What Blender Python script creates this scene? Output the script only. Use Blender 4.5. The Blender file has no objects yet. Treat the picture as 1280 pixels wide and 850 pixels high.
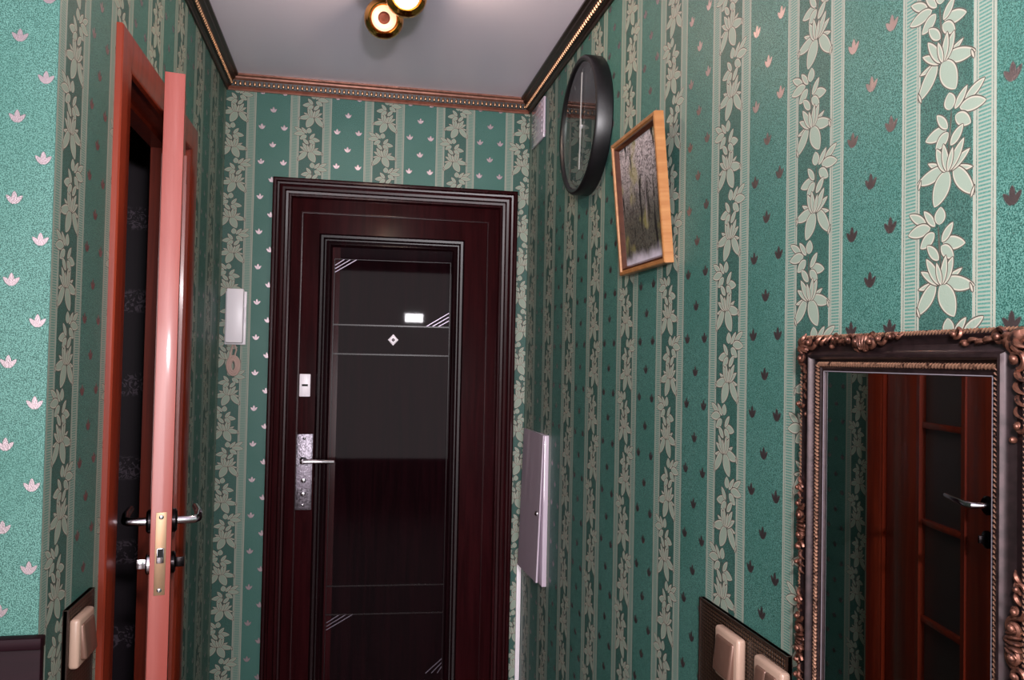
import bpy, bmesh, math, random
from mathutils import Vector, Matrix
PI = math.pi
random.seed(4)
S = bpy.context.scene
C = S.collection

# ------------------------------------------------------------------ camera, world, lights, exposure
EZ = 1.42
cam_d = bpy.data.cameras.new('camera')
cam = bpy.data.objects.new('camera', cam_d); C.objects.link(cam)
F_PX = 1002.9
cam_d.sensor_fit = 'HORIZONTAL'; cam_d.sensor_width = 36.0
cam_d.lens = F_PX / 1280 * 36.0
cam_d.clip_start = 0.02
RT = Vector((0.98033649, -0.19627476, 0.02041047))
DN = Vector((0.02498455, 0.02085654, -0.99947025))
FW = Vector((0.1957451, 0.9803271, 0.02535027))
m = Matrix.Identity(4)
for i in range(3):
    m[i][0] = RT[i]; m[i][1] = -DN[i]; m[i][2] = -FW[i]
m[2][3] = EZ
cam.matrix_world = m
S.camera = cam

w = bpy.data.worlds.new('world'); S.world = w; w.use_nodes = True
w.node_tree.nodes['Background'].inputs[0].default_value = (0.5, 0.52, 0.6, 1)
w.node_tree.nodes['Background'].inputs[1].default_value = 0.2
S.view_settings.view_transform = 'Standard'; S.view_settings.look = 'None'
S.view_settings.gamma = 1.0; S.view_settings.use_curve_mapping = False
S.view_settings.exposure = 0.28
S.cycles.caustics_reflective = False; S.cycles.caustics_refractive = False
S.cycles.max_bounces = 7; S.cycles.sample_clamp_indirect = 4.0


def area(name, loc, target, size, size_y, power, color):
    d = bpy.data.lights.new(name, 'AREA'); d.shape = 'RECTANGLE'; d.size = size; d.size_y = size_y
    d.energy = power; d.color = color
    o = bpy.data.objects.new(name, d); C.objects.link(o); o.location = loc
    o.rotation_euler = (Vector(target) - Vector(loc)).to_track_quat('-Z', 'Y').to_euler()
    return o


area('camera_flash', (0.08, -0.05, 1.72), (0.10, 3.0, 1.75), 0.13, 0.06, 21.0, (1.0, 0.96, 1.0))
area('hall_fill_light', (-0.5, -2.3, 1.35), (-0.35, 0.0, 1.40), 1.9, 1.9, 112.0, (1.0, 0.93, 0.96))  # added broad fill behind the camera

# ------------------------------------------------------------------ geometry constants (metres)
XL, XR, YE, ZC = -0.4626, 0.652, 3.0, 2.418      # left / right corridor walls, end wall, ceiling
YF = 1.365                                       # short wall that faces the camera, left of the corridor
HALL_X, HALL_Y = -1.7, -2.4
D2A, D2B, D2Z = 1.735, 2.375, 2.012              # opening of the interior door in the left wall


# ------------------------------------------------------------------ node helpers
class NT:
    def __init__(s, nt): s.nt = nt; s.n = nt.nodes; s.l = nt.links

    def _in(s, sock, v):
        if v is None: return
        if isinstance(v, bpy.types.NodeSocket): s.l.new(v, sock)
        else: sock.default_value = v

    def m(s, op, a, b=None, c=None, clamp=False):
        n = s.n.new('ShaderNodeMath'); n.operation = op; n.use_clamp = clamp
        s._in(n.inputs[0], a); s._in(n.inputs[1], b); s._in(n.inputs[2], c)
        return n.outputs[0]

    def mix(s, f, a, b):
        n = s.n.new('ShaderNodeMix'); n.data_type = 'RGBA'
        s._in(n.inputs[0], f)
        for i, v in ((6, a), (7, b)):
            if isinstance(v, tuple): v = (*v[:3], 1)
            s._in(n.inputs[i], v)
        return n.outputs[2]

    def fmix(s, f, a, b):
        n = s.n.new('ShaderNodeMix'); n.data_type = 'FLOAT'
        s._in(n.inputs[0], f); s._in(n.inputs[2], a); s._in(n.inputs[3], b)
        return n.outputs[0]

    def noise(s, vec, scale, detail=2, rough=0.5, dist=0.0):
        n = s.n.new('ShaderNodeTexNoise'); s._in(n.inputs['Vector'], vec)
        n.inputs['Scale'].default_value = scale; n.inputs['Detail'].default_value = detail
        n.inputs['Roughness'].default_value = rough; n.inputs['Distortion'].default_value = dist
        return n.outputs['Fac']

    def comb(s, x, y, z=0.0):
        n = s.n.new('ShaderNodeCombineXYZ')
        for i, v in enumerate((x, y, z)): s._in(n.inputs[i], v)
        return n.outputs[0]

    def sep(s, v):
        n = s.n.new('ShaderNodeSeparateXYZ'); s._in(n.inputs[0], v); return n.outputs

    def obj(s):
        return s.n.new('ShaderNodeTexCoord').outputs['Object']

    def step(s, x, a, b):                      # smooth ramp a..b
        n = s.n.new('ShaderNodeMapRange'); n.interpolation_type = 'SMOOTHSTEP'
        s._in(n.inputs[0], x); n.inputs[1].default_value = a; n.inputs[2].default_value = b
        return n.outputs[0]


def sr(r, g, b):                               # sRGB 0..255 -> linear
    f = lambda c: (c / 255 / 12.92) if c / 255 <= 0.04045 else ((c / 255 + 0.055) / 1.055) ** 2.4
    return (f(r) * K, f(g) * K, f(b) * K)


K = 0.55                                       # print and paint are darkened to stand in for extra light on the ceiling; the ceiling and white plastics are not


def srw(r, g, b): return tuple(c / K for c in sr(r, g, b))


def new_mat(name):
    mt = bpy.data.materials.new(name); mt.use_nodes = True
    t = NT(mt.node_tree); b = t.n['Principled BSDF']
    return mt, t, b


def pmat(name, col, rough=0.5, metal=0.0, var=0.0, vscale=8, bump=0.0, bscale=60, coat=0.0, emis=None, estr=0.0, spec=0.5):
    mt, t, b = new_mat(name)
    b.inputs['Roughness'].default_value = rough; b.inputs['Metallic'].default_value = metal
    b.inputs['Coat Weight'].default_value = coat; b.inputs['Coat Roughness'].default_value = 0.08
    b.inputs['Specular IOR Level'].default_value = spec
    o = t.obj()
    nz = t.noise(o, vscale, 3)
    if var:
        lo = tuple(c * (1 - var) for c in col); hi = tuple(min(1, c * (1 + var)) for c in col)
        t.l.new(t.mix(t.step(nz, 0.3, 0.7), lo, hi), b.inputs['Base Color'])
    else:
        b.inputs['Base Color'].default_value = (*col, 1)
    if bump:
        bn = t.n.new('ShaderNodeBump'); bn.inputs['Strength'].default_value = bump
        bn.inputs['Distance'].default_value = 0.002
        t.l.new(t.noise(o, bscale, 3), bn.inputs['Height']); t.l.new(bn.outputs[0], b.inputs['Normal'])
    if emis:
        b.inputs['Emission Color'].default_value = (*emis, 1); b.inputs['Emission Strength'].default_value = estr
    return mt


# one printed petal as a node group: mask and outline of a curved, pointed ellipse from A to B
def petal_group():
    g = bpy.data.node_groups.new('petal', 'ShaderNodeTree')
    it = g.interface
    for nm in ('X', 'Y', 'AX', 'AY', 'DX', 'DY', 'InvLen', 'Width', 'Curve'):
        it.new_socket(nm, in_out='INPUT', socket_type='NodeSocketFloat')
    it.new_socket('Dist', in_out='OUTPUT', socket_type='NodeSocketFloat')
    t = NT(g)
    gi = t.n.new('NodeGroupInput').outputs; go = t.n.new('NodeGroupOutput').inputs
    rx = t.m('SUBTRACT', gi[0], gi[2]); ry = t.m('SUBTRACT', gi[1], gi[3])
    s = t.m('MULTIPLY', t.m('ADD', t.m('MULTIPLY', rx, gi[4]), t.m('MULTIPLY', ry, gi[5])), gi[6])
    n = t.m('SUBTRACT', t.m('MULTIPLY', ry, gi[4]), t.m('MULTIPLY', rx, gi[5]))
    sc = t.m('MULTIPLY', s, 1.0, clamp=True)
    n2 = t.m('SUBTRACT', n, t.m('MULTIPLY', gi[8], t.m('MULTIPLY', sc, sc)))
    wd = t.m('SINE', t.m('MULTIPLY', t.m('POWER', sc, 0.85), PI))
    wd = t.m('MULTIPLY', t.m('POWER', wd, 0.62), gi[7])
    out = t.m('MULTIPLY', t.m('ABSOLUTE', t.m('SUBTRACT', s, sc)), 60.0)
    t.l.new(t.m('SUBTRACT', t.m('SUBTRACT', wd, t.m('ABSOLUTE', n2)), out), go[0])      # positive inside, in mm
    return g


PETAL = petal_group()


def petal(t, x, y, ax, ay, bx, by, wd, cv=0.0):
    n = t.n.new('ShaderNodeGroup'); n.node_tree = PETAL
    t._in(n.inputs[0], x); t._in(n.inputs[1], y)
    L = math.hypot(bx - ax, by - ay)
    for i, v in enumerate((ax, ay, (bx - ax) / L, (by - ay) / L, 1 / L, wd, cv)): n.inputs[i + 2].default_value = v
    return n.outputs[0]


# flower-and-leaf unit of the chain, drawn in picture units (x 250..500 = 80 mm, y 200..760 = 127 mm)
UNIT = [(410, 300, 395, 540, 4, 0),
        (470, 275, 560, 205, 24, 0), (448, 300, 566, 304, 32, 8), (428, 330, 500, 396, 32, 0), (388, 378, 284, 420, 32, 10),
        (396, 402, 334, 470, 30, 0), (392, 382, 338, 292, 24, 0), (425, 297, 484, 203, 22, 0), (405, 292, 398, 203, 36, 0), (406, 470, 466, 385, 26, 0),
        (384, 588, 292, 528, 18, 4), (404, 590, 512, 604, 18, 4),
        (378, 570, 246, 640, 34, 18), (422, 580, 505, 756, 38, -16), (248, 650, 262, 598, 9, 0), (500, 756, 518, 696, 9, 0), (395, 592, 330, 759, 50, 0),
        (400, 596, 496, 510, 22, 4), (384, 596, 338, 462, 26, 0), (398, 596, 470, 452, 26, 0), (390, 596, 372, 448, 22, 0), (394, 598, 418, 478, 18, 0)]
PER, PV = 0.2655, 0.127


def wallpaper(name, axis, centre, v0, dark=False):
    mt, t, b = new_mat(name)
    o = t.obj(); xs = t.sep(o)
    u = xs[axis]; v = xs[2]
    # wobble so print edges are not ruler sharp
    tt = t.m('FRACT', t.m('ADD', t.m('DIVIDE', t.m('SUBTRACT', u, centre), PER), 10.15))
    um = t.m('MULTIPLY', tt, PER * 1000)                                # mm across the repeat, flower field 0..80
    vq = t.m('DIVIDE', t.m('SUBTRACT', v0, v), PV)                       # increases downwards
    kf = t.m('FLOOR', vq)
    vv = t.m('MULTIPLY', t.m('FRACT', t.m('ADD', vq, 40.0)), PV * 1000)  # mm from the top of the unit
    par = t.m('SUBTRACT', t.m('MULTIPLY', t.m('PINGPONG', kf, 1.0), 2.0), 1.0)
    # flower chain centred at 40 mm; wrap so leaves may cross the borders on the left too
    uc = t.m('SUBTRACT', t.m('FLOORED_MODULO', t.m('ADD', um, 92.75), PER * 1000), 132.75)
    ux = t.m('MULTIPLY', uc, par)
    dmax = None; val = 0.0
    for (ax, ay, bx, by, wd, cv) in UNIT:
        cx = lambda q: (q - 380) * 0.325
        cy = lambda q: (q - 200) * 0.2268
        d = petal(t, ux, vv, cx(ax), cy(ay), cx(bx), cy(by), wd * 0.27, cv * 0.3)
        f = t.m('MULTIPLY_ADD', d, 2.0, 1.2, clamp=True)                # covers a dark rim and the petal
        sh = t.m('MULTIPLY_ADD', d, 1.1, -0.65)
        sh = t.m('MINIMUM', sh, 3.0)
        val = t.fmix(f, val, sh)
        dmax = f if dmax is None else t.m('MAXIMUM', dmax, f)
    fill = dmax
    ln = t.m('SUBTRACT', 1.0, val, clamp=True)
    vein = t.step(val, 1.4, 3.0)
    # borders
    def band(a, bb):                                                     # 1 inside [a,b] mm
        return t.m('MULTIPLY', t.step(um, a - 0.35, a + 0.35), t.m('SUBTRACT', 1.0, t.step(um, bb - 0.35, bb + 0.35)))
    lines = None
    for a, bb in ((80.5, 84.2), (85.2, 87.4), (108.5, 112.2), (105.2, 107.4), (231.5, 235.2), (236.2, 238.4), (259.0, 263.5), (256.0, 258.0)):
        x = band(a, bb); lines = x if lines is None else t.m('MAXIMUM', lines, x)
    hz = t.m('MAXIMUM', band(87.5, 105.2), band(238.5, 256.0))
    hat = t.m('ADD', t.m('MULTIPLY', t.m('SINE', t.m('MULTIPLY', v, 2 * PI / 0.0042)), 0.5), 0.5)
    hatch = t.m('MULTIPLY', hz, hat)
    infl = t.m('ADD', band(-1, 80.5), t.m('SUBTRACT', 1.0, t.step(um, 0, 0.001)))
    # small tulips, quincunx in the field (centre 172 mm)
    fx = t.m('ABSOLUTE', t.m('SUBTRACT', um, 172.0))
    isb = t.m('GREATER_THAN', fx, 19.5)
    fx2 = t.m('ABSOLUTE', t.m('SUBTRACT', fx, t.m('MULTIPLY', isb, 39.0)))
    fv = t.m('ADD', t.m('MULTIPLY', t.m('SUBTRACT', v, v0), 1000.0), t.fmix(isb, -55.0, 8.0))
    fv = t.m('SUBTRACT', t.m('FLOORED_MODULO', t.m('ADD', fv, 63.5), PV * 1000), 63.5)
    tul = t.m('MAXIMUM', petal(t, fx2, fv, 0, -7, 0, 10.5, 4.0), petal(t, fx2, fv, 0.5, -9.5, 10.5, 4.5, 3.4, -1.2))
    infield = band(116, 228)
    tmask = t.m('MULTIPLY', t.step(tul, -0.2, 0.3), infield)
    trim = t.m('MULTIPLY', t.m('SUBTRACT', 1.0, t.m('MULTIPLY', t.m('ABSOLUTE', t.m('ADD', tul, 0.5)), 1.3), clamp=True), infield)
    # speckled foam ground
    n1 = t.noise(o, 620, 2, 0.6)
    n2 = t.noise(o, 6, 2, 0.5)
    sp = t.step(n1, 0.36, 0.64)
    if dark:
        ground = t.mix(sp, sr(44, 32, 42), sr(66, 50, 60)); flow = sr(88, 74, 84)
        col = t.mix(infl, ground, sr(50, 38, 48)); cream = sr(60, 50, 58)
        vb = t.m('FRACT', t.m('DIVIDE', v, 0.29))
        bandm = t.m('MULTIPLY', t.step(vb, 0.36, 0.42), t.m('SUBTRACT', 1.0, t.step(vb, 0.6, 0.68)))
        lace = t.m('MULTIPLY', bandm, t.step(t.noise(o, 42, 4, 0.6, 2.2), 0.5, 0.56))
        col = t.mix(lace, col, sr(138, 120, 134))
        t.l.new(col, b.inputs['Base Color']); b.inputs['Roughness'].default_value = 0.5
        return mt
    ground = t.mix(sp, GR_LO, GR_HI)
    ground = t.mix(t.m('MULTIPLY', t.step(n2, 0.35, 0.75), 0.3), ground, GR_MID)
    col = t.mix(t.m('MULTIPLY', infl, 0.45), ground, FL_BG)
    col = t.mix(t.m('MULTIPLY', hz, 0.6), col, HZ_BG)
    col = t.mix(t.m('MULTIPLY', hatch, 0.75), col, CREAM)
    col = t.mix(t.m('MULTIPLY', lines, 0.88), col, CREAM)
    petc = t.mix(vein, PET_EDGE, PET_IN)
    col = t.mix(fill, col, petc)
    col = t.mix(t.m('MULTIPLY', t.m('MULTIPLY', ln, fill), 0.95), col, INK)
    col = t.mix(t.m('MULTIPLY', trim, 0.6), col, INK)
    col = t.mix(tmask, col, TULIP)
    t.l.new(col, b.inputs['Base Color'])
    t.l.new(t.m('MULTIPLY', tmask, 0.95), b.inputs['Metallic'])
    t.l.new(t.fmix(tmask, 0.5, 0.36), b.inputs['Roughness'])
    b.inputs['Specular IOR Level'].default_value = 0.35
    bn = t.n.new('ShaderNodeBump'); bn.inputs['Strength'].default_value = 0.35; bn.inputs['Distance'].default_value = 0.001
    t.l.new(n1, bn.inputs['Height']); t.l.new(bn.outputs[0], b.inputs['Normal'])
    return mt


GR_LO, GR_HI, GR_MID = sr(34, 92, 82), sr(122, 182, 168), sr(56, 126, 110)
FL_BG, HZ_BG, CREAM = sr(50, 78, 70), sr(96, 176, 160), sr(216, 214, 196)
PET_EDGE, PET_IN, INK, TULIP = sr(242, 232, 212), sr(186, 204, 184), sr(52, 46, 40), sr(190, 172, 176)

M_WR = wallpaper('wallpaper_right', 1, 1.054, 1.732)
M_WE = wallpaper('wallpaper_end', 0, -0.165, 2.254)
M_WL = wallpaper('wallpaper_left', 1, 1.440, 1.36)
M_WF = wallpaper('wallpaper_front', 0, -0.650, 1.855)
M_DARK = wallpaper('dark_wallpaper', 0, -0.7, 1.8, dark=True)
M_CEIL = pmat('stretch_ceiling', srw(250, 238, 254), 0.3, var=0.02, vscale=1.5)
M_FLOOR = pmat('laminate_floor', sr(96, 62, 44), 0.35, var=0.25, vscale=3)


def wood_mat(name, dark, light, rough, scale=(60, 60, 3), coat=0.3):
    mt, t, b = new_mat(name)
    mp = t.n.new('ShaderNodeMapping'); t.l.new(t.obj(), mp.inputs[0]); mp.inputs['Scale'].default_value = scale
    n = t.noise(mp.outputs[0], 1.0, 4, 0.6, 0.6)
    t.l.new(t.mix(t.step(n, 0.3, 0.7), dark, light), b.inputs['Base Color'])
    b.inputs['Roughness'].default_value = rough; b.inputs['Coat Weight'].default_value = coat
    b.inputs['Coat Roughness'].default_value = 0.12
    return mt


M_MAH = wood_mat('dark_mahogany', sr(44, 12, 16), sr(62, 20, 24), 0.22, (50, 3, 50), 0.0)
M_MAH.node_tree.nodes['Principled BSDF'].inputs['Specular IOR Level'].default_value = 0.13
M_MAHP = wood_mat('black_mahogany', sr(24, 9, 13), sr(36, 13, 18), 0.26, (50, 3, 50), 0.0)
M_MAHP.node_tree.nodes['Principled BSDF'].inputs['Specular IOR Level'].default_value = 0.15
M_MAHC = wood_mat('lacquered_mahogany', sr(22, 9, 13), sr(34, 13, 18), 0.5, (50, 3, 50), 0.04)
M_MAHC.node_tree.nodes['Principled BSDF'].inputs['Coat Roughness'].default_value = 0.03
M_MAHC.node_tree.nodes['Principled BSDF'].inputs['Specular IOR Level'].default_value = 0.0
M_CHERRY = wood_mat('cherry_veneer', sr(150, 48, 24), sr(186, 66, 34), 0.4, (40, 2, 40), 0.2)
M_EDGE = wood_mat('pale_cherry_edge', sr(196, 92, 80), sr(214, 112, 100), 0.42, (30, 2, 30), 0.3)
M_MAROON = wood_mat('maroon_board', sr(30, 8, 16), sr(42, 14, 24), 0.55, (3, 40, 40), 0.0)
M_MAROON.node_tree.nodes['Principled BSDF'].inputs['Specular IOR Level'].default_value = 0.1
M_BRONZE = pmat('dark_bronze_paint', sr(58, 42, 44), 0.36, metal=0.55, var=0.3, vscale=90)
M_WHITE = pmat('white_plastic', srw(248, 240, 246), 0.35)
M_PINKW = pmat('glossy_offwhite_plastic', srw(206, 190, 204), 0.08, coat=0.6)
M_BLACK = pmat('black_plastic', sr(20, 18, 22), 0.38, var=0.2, vscale=30)
M_CHROME = pmat('chrome', srw(205, 200, 206), 0.16, metal=1.0)
M_STEEL = pmat('worn_steel', srw(120, 114, 122), 0.3, metal=0.9, var=0.45, vscale=120, bump=0.6, bscale=260)
M_BRASS = pmat('matt_brass', sr(202, 164, 128), 0.42, metal=0.6)
M_GOLD = pmat('polished_gold', srw(214, 150, 62), 0.16, metal=1.0)
M_DARKMETAL = pmat('blackened_metal', sr(40, 34, 36), 0.25, metal=0.9)
M_BEIGE = pmat('beige_switch_plastic', srw(176, 146, 128), 0.3)
M_BROCK = pmat('bronze_rocker', sr(150, 112, 96), 0.34, metal=0.35)
M_GOLDWOOD = wood_mat('golden_pine_frame', sr(206, 132, 74), sr(232, 164, 100), 0.38, (60, 60, 4))
M_DARKWOOD = wood_mat('brown_frame_lip', sr(84, 42, 28), sr(110, 60, 40), 0.3, (40, 40, 40))
M_HOLE = pmat('keyhole_black', sr(6, 6, 7), 0.8)
M_PINKCORD = pmat('dusty_pink_cord', srw(190, 160, 150), 0.45)
M_TOWEL = pmat('pale_towel', sr(150, 145, 155), 0.9, bump=0.5)
M_GROOVE = pmat('groove_silver', sr(120, 110, 122), 0.3, metal=0.8)


def carved_mat(name, dark, gold, metal, rough, lo=0.47, hi=0.56):
    mt, t, b = new_mat(name)
    g = t.n.new('ShaderNodeNewGeometry')
    f = t.step(g.outputs['Pointiness'], lo, hi)
    nz = t.noise(t.obj(), 150, 3)
    f = t.m('MULTIPLY', f, t.step(nz, 0.3, 0.5))
    t.l.new(t.mix(f, dark, gold), b.inputs['Base Color'])
    b.inputs['Metallic'].default_value = metal; b.inputs['Roughness'].default_value = rough
    return mt


M_CARVE = carved_mat('gilded_carving', sr(52, 34, 32), sr(150, 98, 80), 0.7, 0.4, 0.5, 0.62)
M_ROPE = carved_mat('gilded_rope', sr(80, 52, 46), sr(226, 170, 140), 0.7, 0.3, 0.42, 0.55)
M_CROWN_SHADED = pmat('crown_shaded', sr(58, 36, 28), 0.32, metal=0.35, var=0.25, vscale=40)  # side-wall copy of the moulding, its shade put into the colour
M_CROWN_LIT = pmat('crown_lit', sr(186, 124, 104), 0.34, metal=0.4, var=0.2, vscale=40)  # end-wall copy of the same moulding, flash brightness put into the colour
M_CHAN = pmat('crown_channel', sr(30, 18, 14), 0.4)
M_CBEAD = pmat('crown_gold_bead', sr(190, 142, 108), 0.3, metal=0.9)

mt, t, b = new_mat('mosaic_board')
_o = t.obj(); _x = t.sep(_o)
_g = t.m('MULTIPLY', t.m('ABSOLUTE', t.m('SINE', t.m('MULTIPLY', _x[0], PI / 0.0075))), t.m('ABSOLUTE', t.m('SINE', t.m('MULTIPLY', _x[1], PI / 0.0065))))
_f = t.step(_g, 0.15, 0.6)
t.l.new(t.mix(_f, sr(30, 20, 16), sr(92, 66, 48)), b.inputs['Base Color'])
_b = t.n.new('ShaderNodeBump'); _b.inputs['Distance'].default_value = 0.001; t.l.new(_f, _b.inputs['Height']); t.l.new(_b.outputs[0], b.inputs['Normal'])
b.inputs['Roughness'].default_value = 0.35
M_BOARD = mt

mt, t, b = new_mat('mirror_silver')
b.inputs['Base Color'].default_value = (0.62, 0.63, 0.64, 1); b.inputs['Metallic'].default_value = 1; b.inputs['Roughness'].default_value = 0.005
M_MIRROR = mt

mt = bpy.data.materials.new('clear_glass'); mt.use_nodes = True
t = NT(mt.node_tree); t.n.remove(t.n['Principled BSDF'])
_fr = t.n.new('ShaderNodeFresnel'); _fr.inputs[0].default_value = 1.52
_gl = t.n.new('ShaderNodeBsdfGlossy'); _gl.inputs['Roughness'].default_value = 0.01
_tr = t.n.new('ShaderNodeBsdfTransparent'); _tr.inputs[0].default_value = (0.93, 0.95, 0.94, 1)
_mx = t.n.new('ShaderNodeMixShader')
_gg = t.n.new('ShaderNodeNewGeometry')
t.l.new(t.m('MULTIPLY', _fr.outputs[0], t.m('SUBTRACT', 1.0, _gg.outputs['Backfacing'])), _mx.inputs[0]); t.l.new(_tr.outputs[0], _mx.inputs[1]); t.l.new(_gl.outputs[0], _mx.inputs[2])
t.l.new(_mx.outputs[0], t.n['Material Output'].inputs[0])
M_GLASS = mt

mt, t, b = new_mat('frosted_panel')
b.inputs['Base Color'].default_value = (*sr(96, 84, 84), 1); b.inputs['Roughness'].default_value = 0.3
M_FROST = mt

# winter-forest print (flat picture), local x across 0..0.27, y up 0..0.3
mt, t, b = new_mat('forest_print')
_x = t.sep(t.obj())
_wn = t.noise(t.comb(t.m('MULTIPLY', _x[0], 1.0), t.m('MULTIPLY', _x[1], 0.12)), 38, 3, 0.6)
_tw = t.noise(t.comb(_x[0], _x[1]), 95, 5, 0.75, 1.5)
_yy = t.m('DIVIDE', _x[1], 0.30)
_bgc = t.mix(t.step(_yy, 0.35, 1.0), srw(84, 82, 72), srw(206, 194, 196))
_bgc = t.mix(t.m('MULTIPLY', t.step(_tw, 0.44, 0.6), 0.85), _bgc, srw(22, 20, 20))
_bgc = t.mix(t.m('MULTIPLY', t.step(t.noise(t.obj(), 14, 2), 0.52, 0.66), 0.55), _bgc, srw(150, 144, 80))
_bgc = t.mix(t.step(_wn, 0.56, 0.60), _bgc, srw(14, 13, 14))
_bgc = t.mix(t.m('MULTIPLY', t.step(_wn, 0.30, 0.36), -1.0), _bgc, _bgc)
_snow = t.m('SUBTRACT', 1.0, t.step(t.m('ADD', _yy, t.m('MULTIPLY', t.noise(t.obj(), 20, 2), 0.14)), 0.13, 0.24))
_bgc = t.mix(t.m('MULTIPLY', _snow, 0.85), _bgc, srw(222, 214, 228))
_pale = t.m('MULTIPLY', t.m('SUBTRACT', 1.0, t.step(t.m('ABSOLUTE', t.m('SUBTRACT', _x[0], t.m('ADD', 0.165, t.m('MULTIPLY', _yy, 0.01)))), 0.002, 0.004)), t.step(_yy, 0.25, 0.4))
_bgc = t.mix(t.m('MULTIPLY', _pale, 0.6), _bgc, srw(160, 150, 150))
t.l.new(_bgc, b.inputs['Base Color']); b.inputs['Roughness'].default_value = 0.6
M_PRINT = mt


# ------------------------------------------------------------------ mesh helpers
def bm_new(): return bmesh.new()


def box(bm, x0, x1, y0, y1, z0, z1, bev=0.0, seg=2):
    r = bmesh.ops.create_cube(bm, size=1.0)
    vs = r['verts']
    for v in vs:
        v.co = Vector(((x0 + x1) / 2 + v.co.x * (x1 - x0), (y0 + y1) / 2 + v.co.y * (y1 - y0), (z0 + z1) / 2 + v.co.z * (z1 - z0)))
    if bev:
        es = list({e for v in vs for e in v.link_edges})
        bmesh.ops.bevel(bm, geom=es, offset=bev, segments=seg, affect='EDGES', profile=0.5)


def obox(bm, p0, p1, width, z0, z1):            # bar from p0 to p1 in the local xy plane
    a, c = Vector(p0), Vector(p1); d = (c - a).normalized(); n = Vector((-d.y, d.x)) * width / 2
    q = [a + n, a - n, c - n, c + n]
    lo = [bm.verts.new((v.x, v.y, z0)) for v in q]; hi = [bm.verts.new((v.x, v.y, z1)) for v in q]
    bm.faces.new(hi); bm.faces.new(lo[::-1])
    for i in range(4): bm.faces.new((lo[i], lo[(i + 1) % 4], hi[(i + 1) % 4], hi[i]))


def sweep_rect(bm, x0, x1, y0, y1, prof, closed=True):
    """sweep profile [(w inward, h out)] round a rectangle with mitred corners (open at the bottom if not closed)"""
    rings = []
    if closed:
        cs = [(x0, y0, 1, 1), (x0, y1, 1, -1), (x1, y1, -1, -1), (x1, y0, -1, 1)]
    else:
        cs = [(x0, y0, 1, 0), (x0, y1, 1, -1), (x1, y1, -1, -1), (x1, y0, -1, 0)]
    for (cx, cy, sx, sy) in cs:
        rings.append([bm.verts.new((cx + sx * p[0], cy + sy * p[0], p[1])) for p in prof])
    n = 4 if closed else 3
    for i in range(n):
        a, c = rings[i], rings[(i + 1) % 4]
        for k in range(len(prof) - 1):
            bm.faces.new((a[k], a[k + 1], c[k + 1], c[k]))
    bmesh.ops.recalc_face_normals(bm, faces=bm.faces)


def lathe(bm, prof, cx=0, cy=0, n=32, cz=0.0, cap=True):     # profile (r, z) round local z
    rings = []
    for r, z in prof:
        rings.append([bm.verts.new((cx + r * math.cos(2 * PI * i / n), cy + r * math.sin(2 * PI * i / n), cz + z)) for i in range(n)])
    for k in range(len(prof) - 1):
        for i in range(n):
            bm.faces.new((rings[k][i], rings[k][(i + 1) % n], rings[k + 1][(i + 1) % n], rings[k + 1][i]))
    if cap:
        bm.faces.new(rings[-1]); bm.faces.new(rings[0][::-1])


def tube(bm, pts, rad, n=8, closed=False):
    pts = [Vector(p) for p in pts]
    rs = rad if isinstance(rad, (list, tuple)) else [rad] * len(pts)
    rings = []
    L = len(pts); up = None
    for i, p in enumerate(pts):
        a = pts[(i - 1) % L] if (closed or i > 0) else p
        c = pts[(i + 1) % L] if (closed or i < L - 1) else p
        d = (c - a).normalized()
        if up is None:
            up = Vector((0, 0, 1)) if abs(d.z) < 0.9 else Vector((1, 0, 0))
        s = d.cross(up).normalized(); up = s.cross(d).normalized()
        rings.append([bm.verts.new(p + (s * math.cos(2 * PI * k / n) + up * math.sin(2 * PI * k / n)) * rs[i]) for k in range(n)])
    for i in range(L if closed else L - 1):
        a, c = rings[i], rings[(i + 1) % L]
        for k in range(n): bm.faces.new((a[k], a[(k + 1) % n], c[(k + 1) % n], c[k]))
    if not closed:
        bm.faces.new(rings[0][::-1]); bm.faces.new(rings[-1])


_SPH = {}


def blob(bm, c, s, rot=0.0, seg=8, rings=6):    # ellipsoid turned by rot in the local xy plane
    key = (seg, rings)
    if key not in _SPH:
        vs = [(0, 0, 1)] + [(math.sin(PI * j / rings) * math.cos(2 * PI * i / seg), math.sin(PI * j / rings) * math.sin(2 * PI * i / seg), math.cos(PI * j / rings))
                            for j in range(1, rings) for i in range(seg)] + [(0, 0, -1)]
        fs = [(0, 1 + i, 1 + (i + 1) % seg) for i in range(seg)]
        for j in range(rings - 2):
            o = 1 + j * seg
            fs += [(o + i, o + seg + i, o + seg + (i + 1) % seg, o + (i + 1) % seg) for i in range(seg)]
        o = 1 + (rings - 2) * seg; l = len(vs) - 1
        fs += [(o + i, l, o + (i + 1) % seg) for i in range(seg)]
        _SPH[key] = (vs, fs)
    vs, fs = _SPH[key]; cr, sn = math.cos(rot), math.sin(rot)
    nv = [bm.verts.new((c[0] + x * s[0] * cr - y * s[1] * sn, c[1] + x * s[0] * sn + y * s[1] * cr, c[2] + z * s[2])) for x, y, z in vs]
    for f in fs: bm.faces.new([nv[i] for i in f])


def fin(name, bm, mat, parent=None, smooth=True, label=None, mats=None, stuff=False):
    bmesh.ops.recalc_face_normals(bm, faces=bm.faces)
    me = bpy.data.meshes.new(name); bm.to_mesh(me); bm.free()
    if mats:
        for q in mats: me.materials.append(q)
    else: me.materials.append(mat)
    o = bpy.data.objects.new(name, me); C.objects.link(o)
    if smooth:
        me.polygons.foreach_set('use_smooth', [True] * len(me.polygons))
        try: me.set_sharp_from_angle(angle=math.radians(32))
        except Exception: pass
    if parent: o.parent = parent
    if label: o['label'] = label
    if stuff: o['kind'] = 'stuff'
    return o


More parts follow.
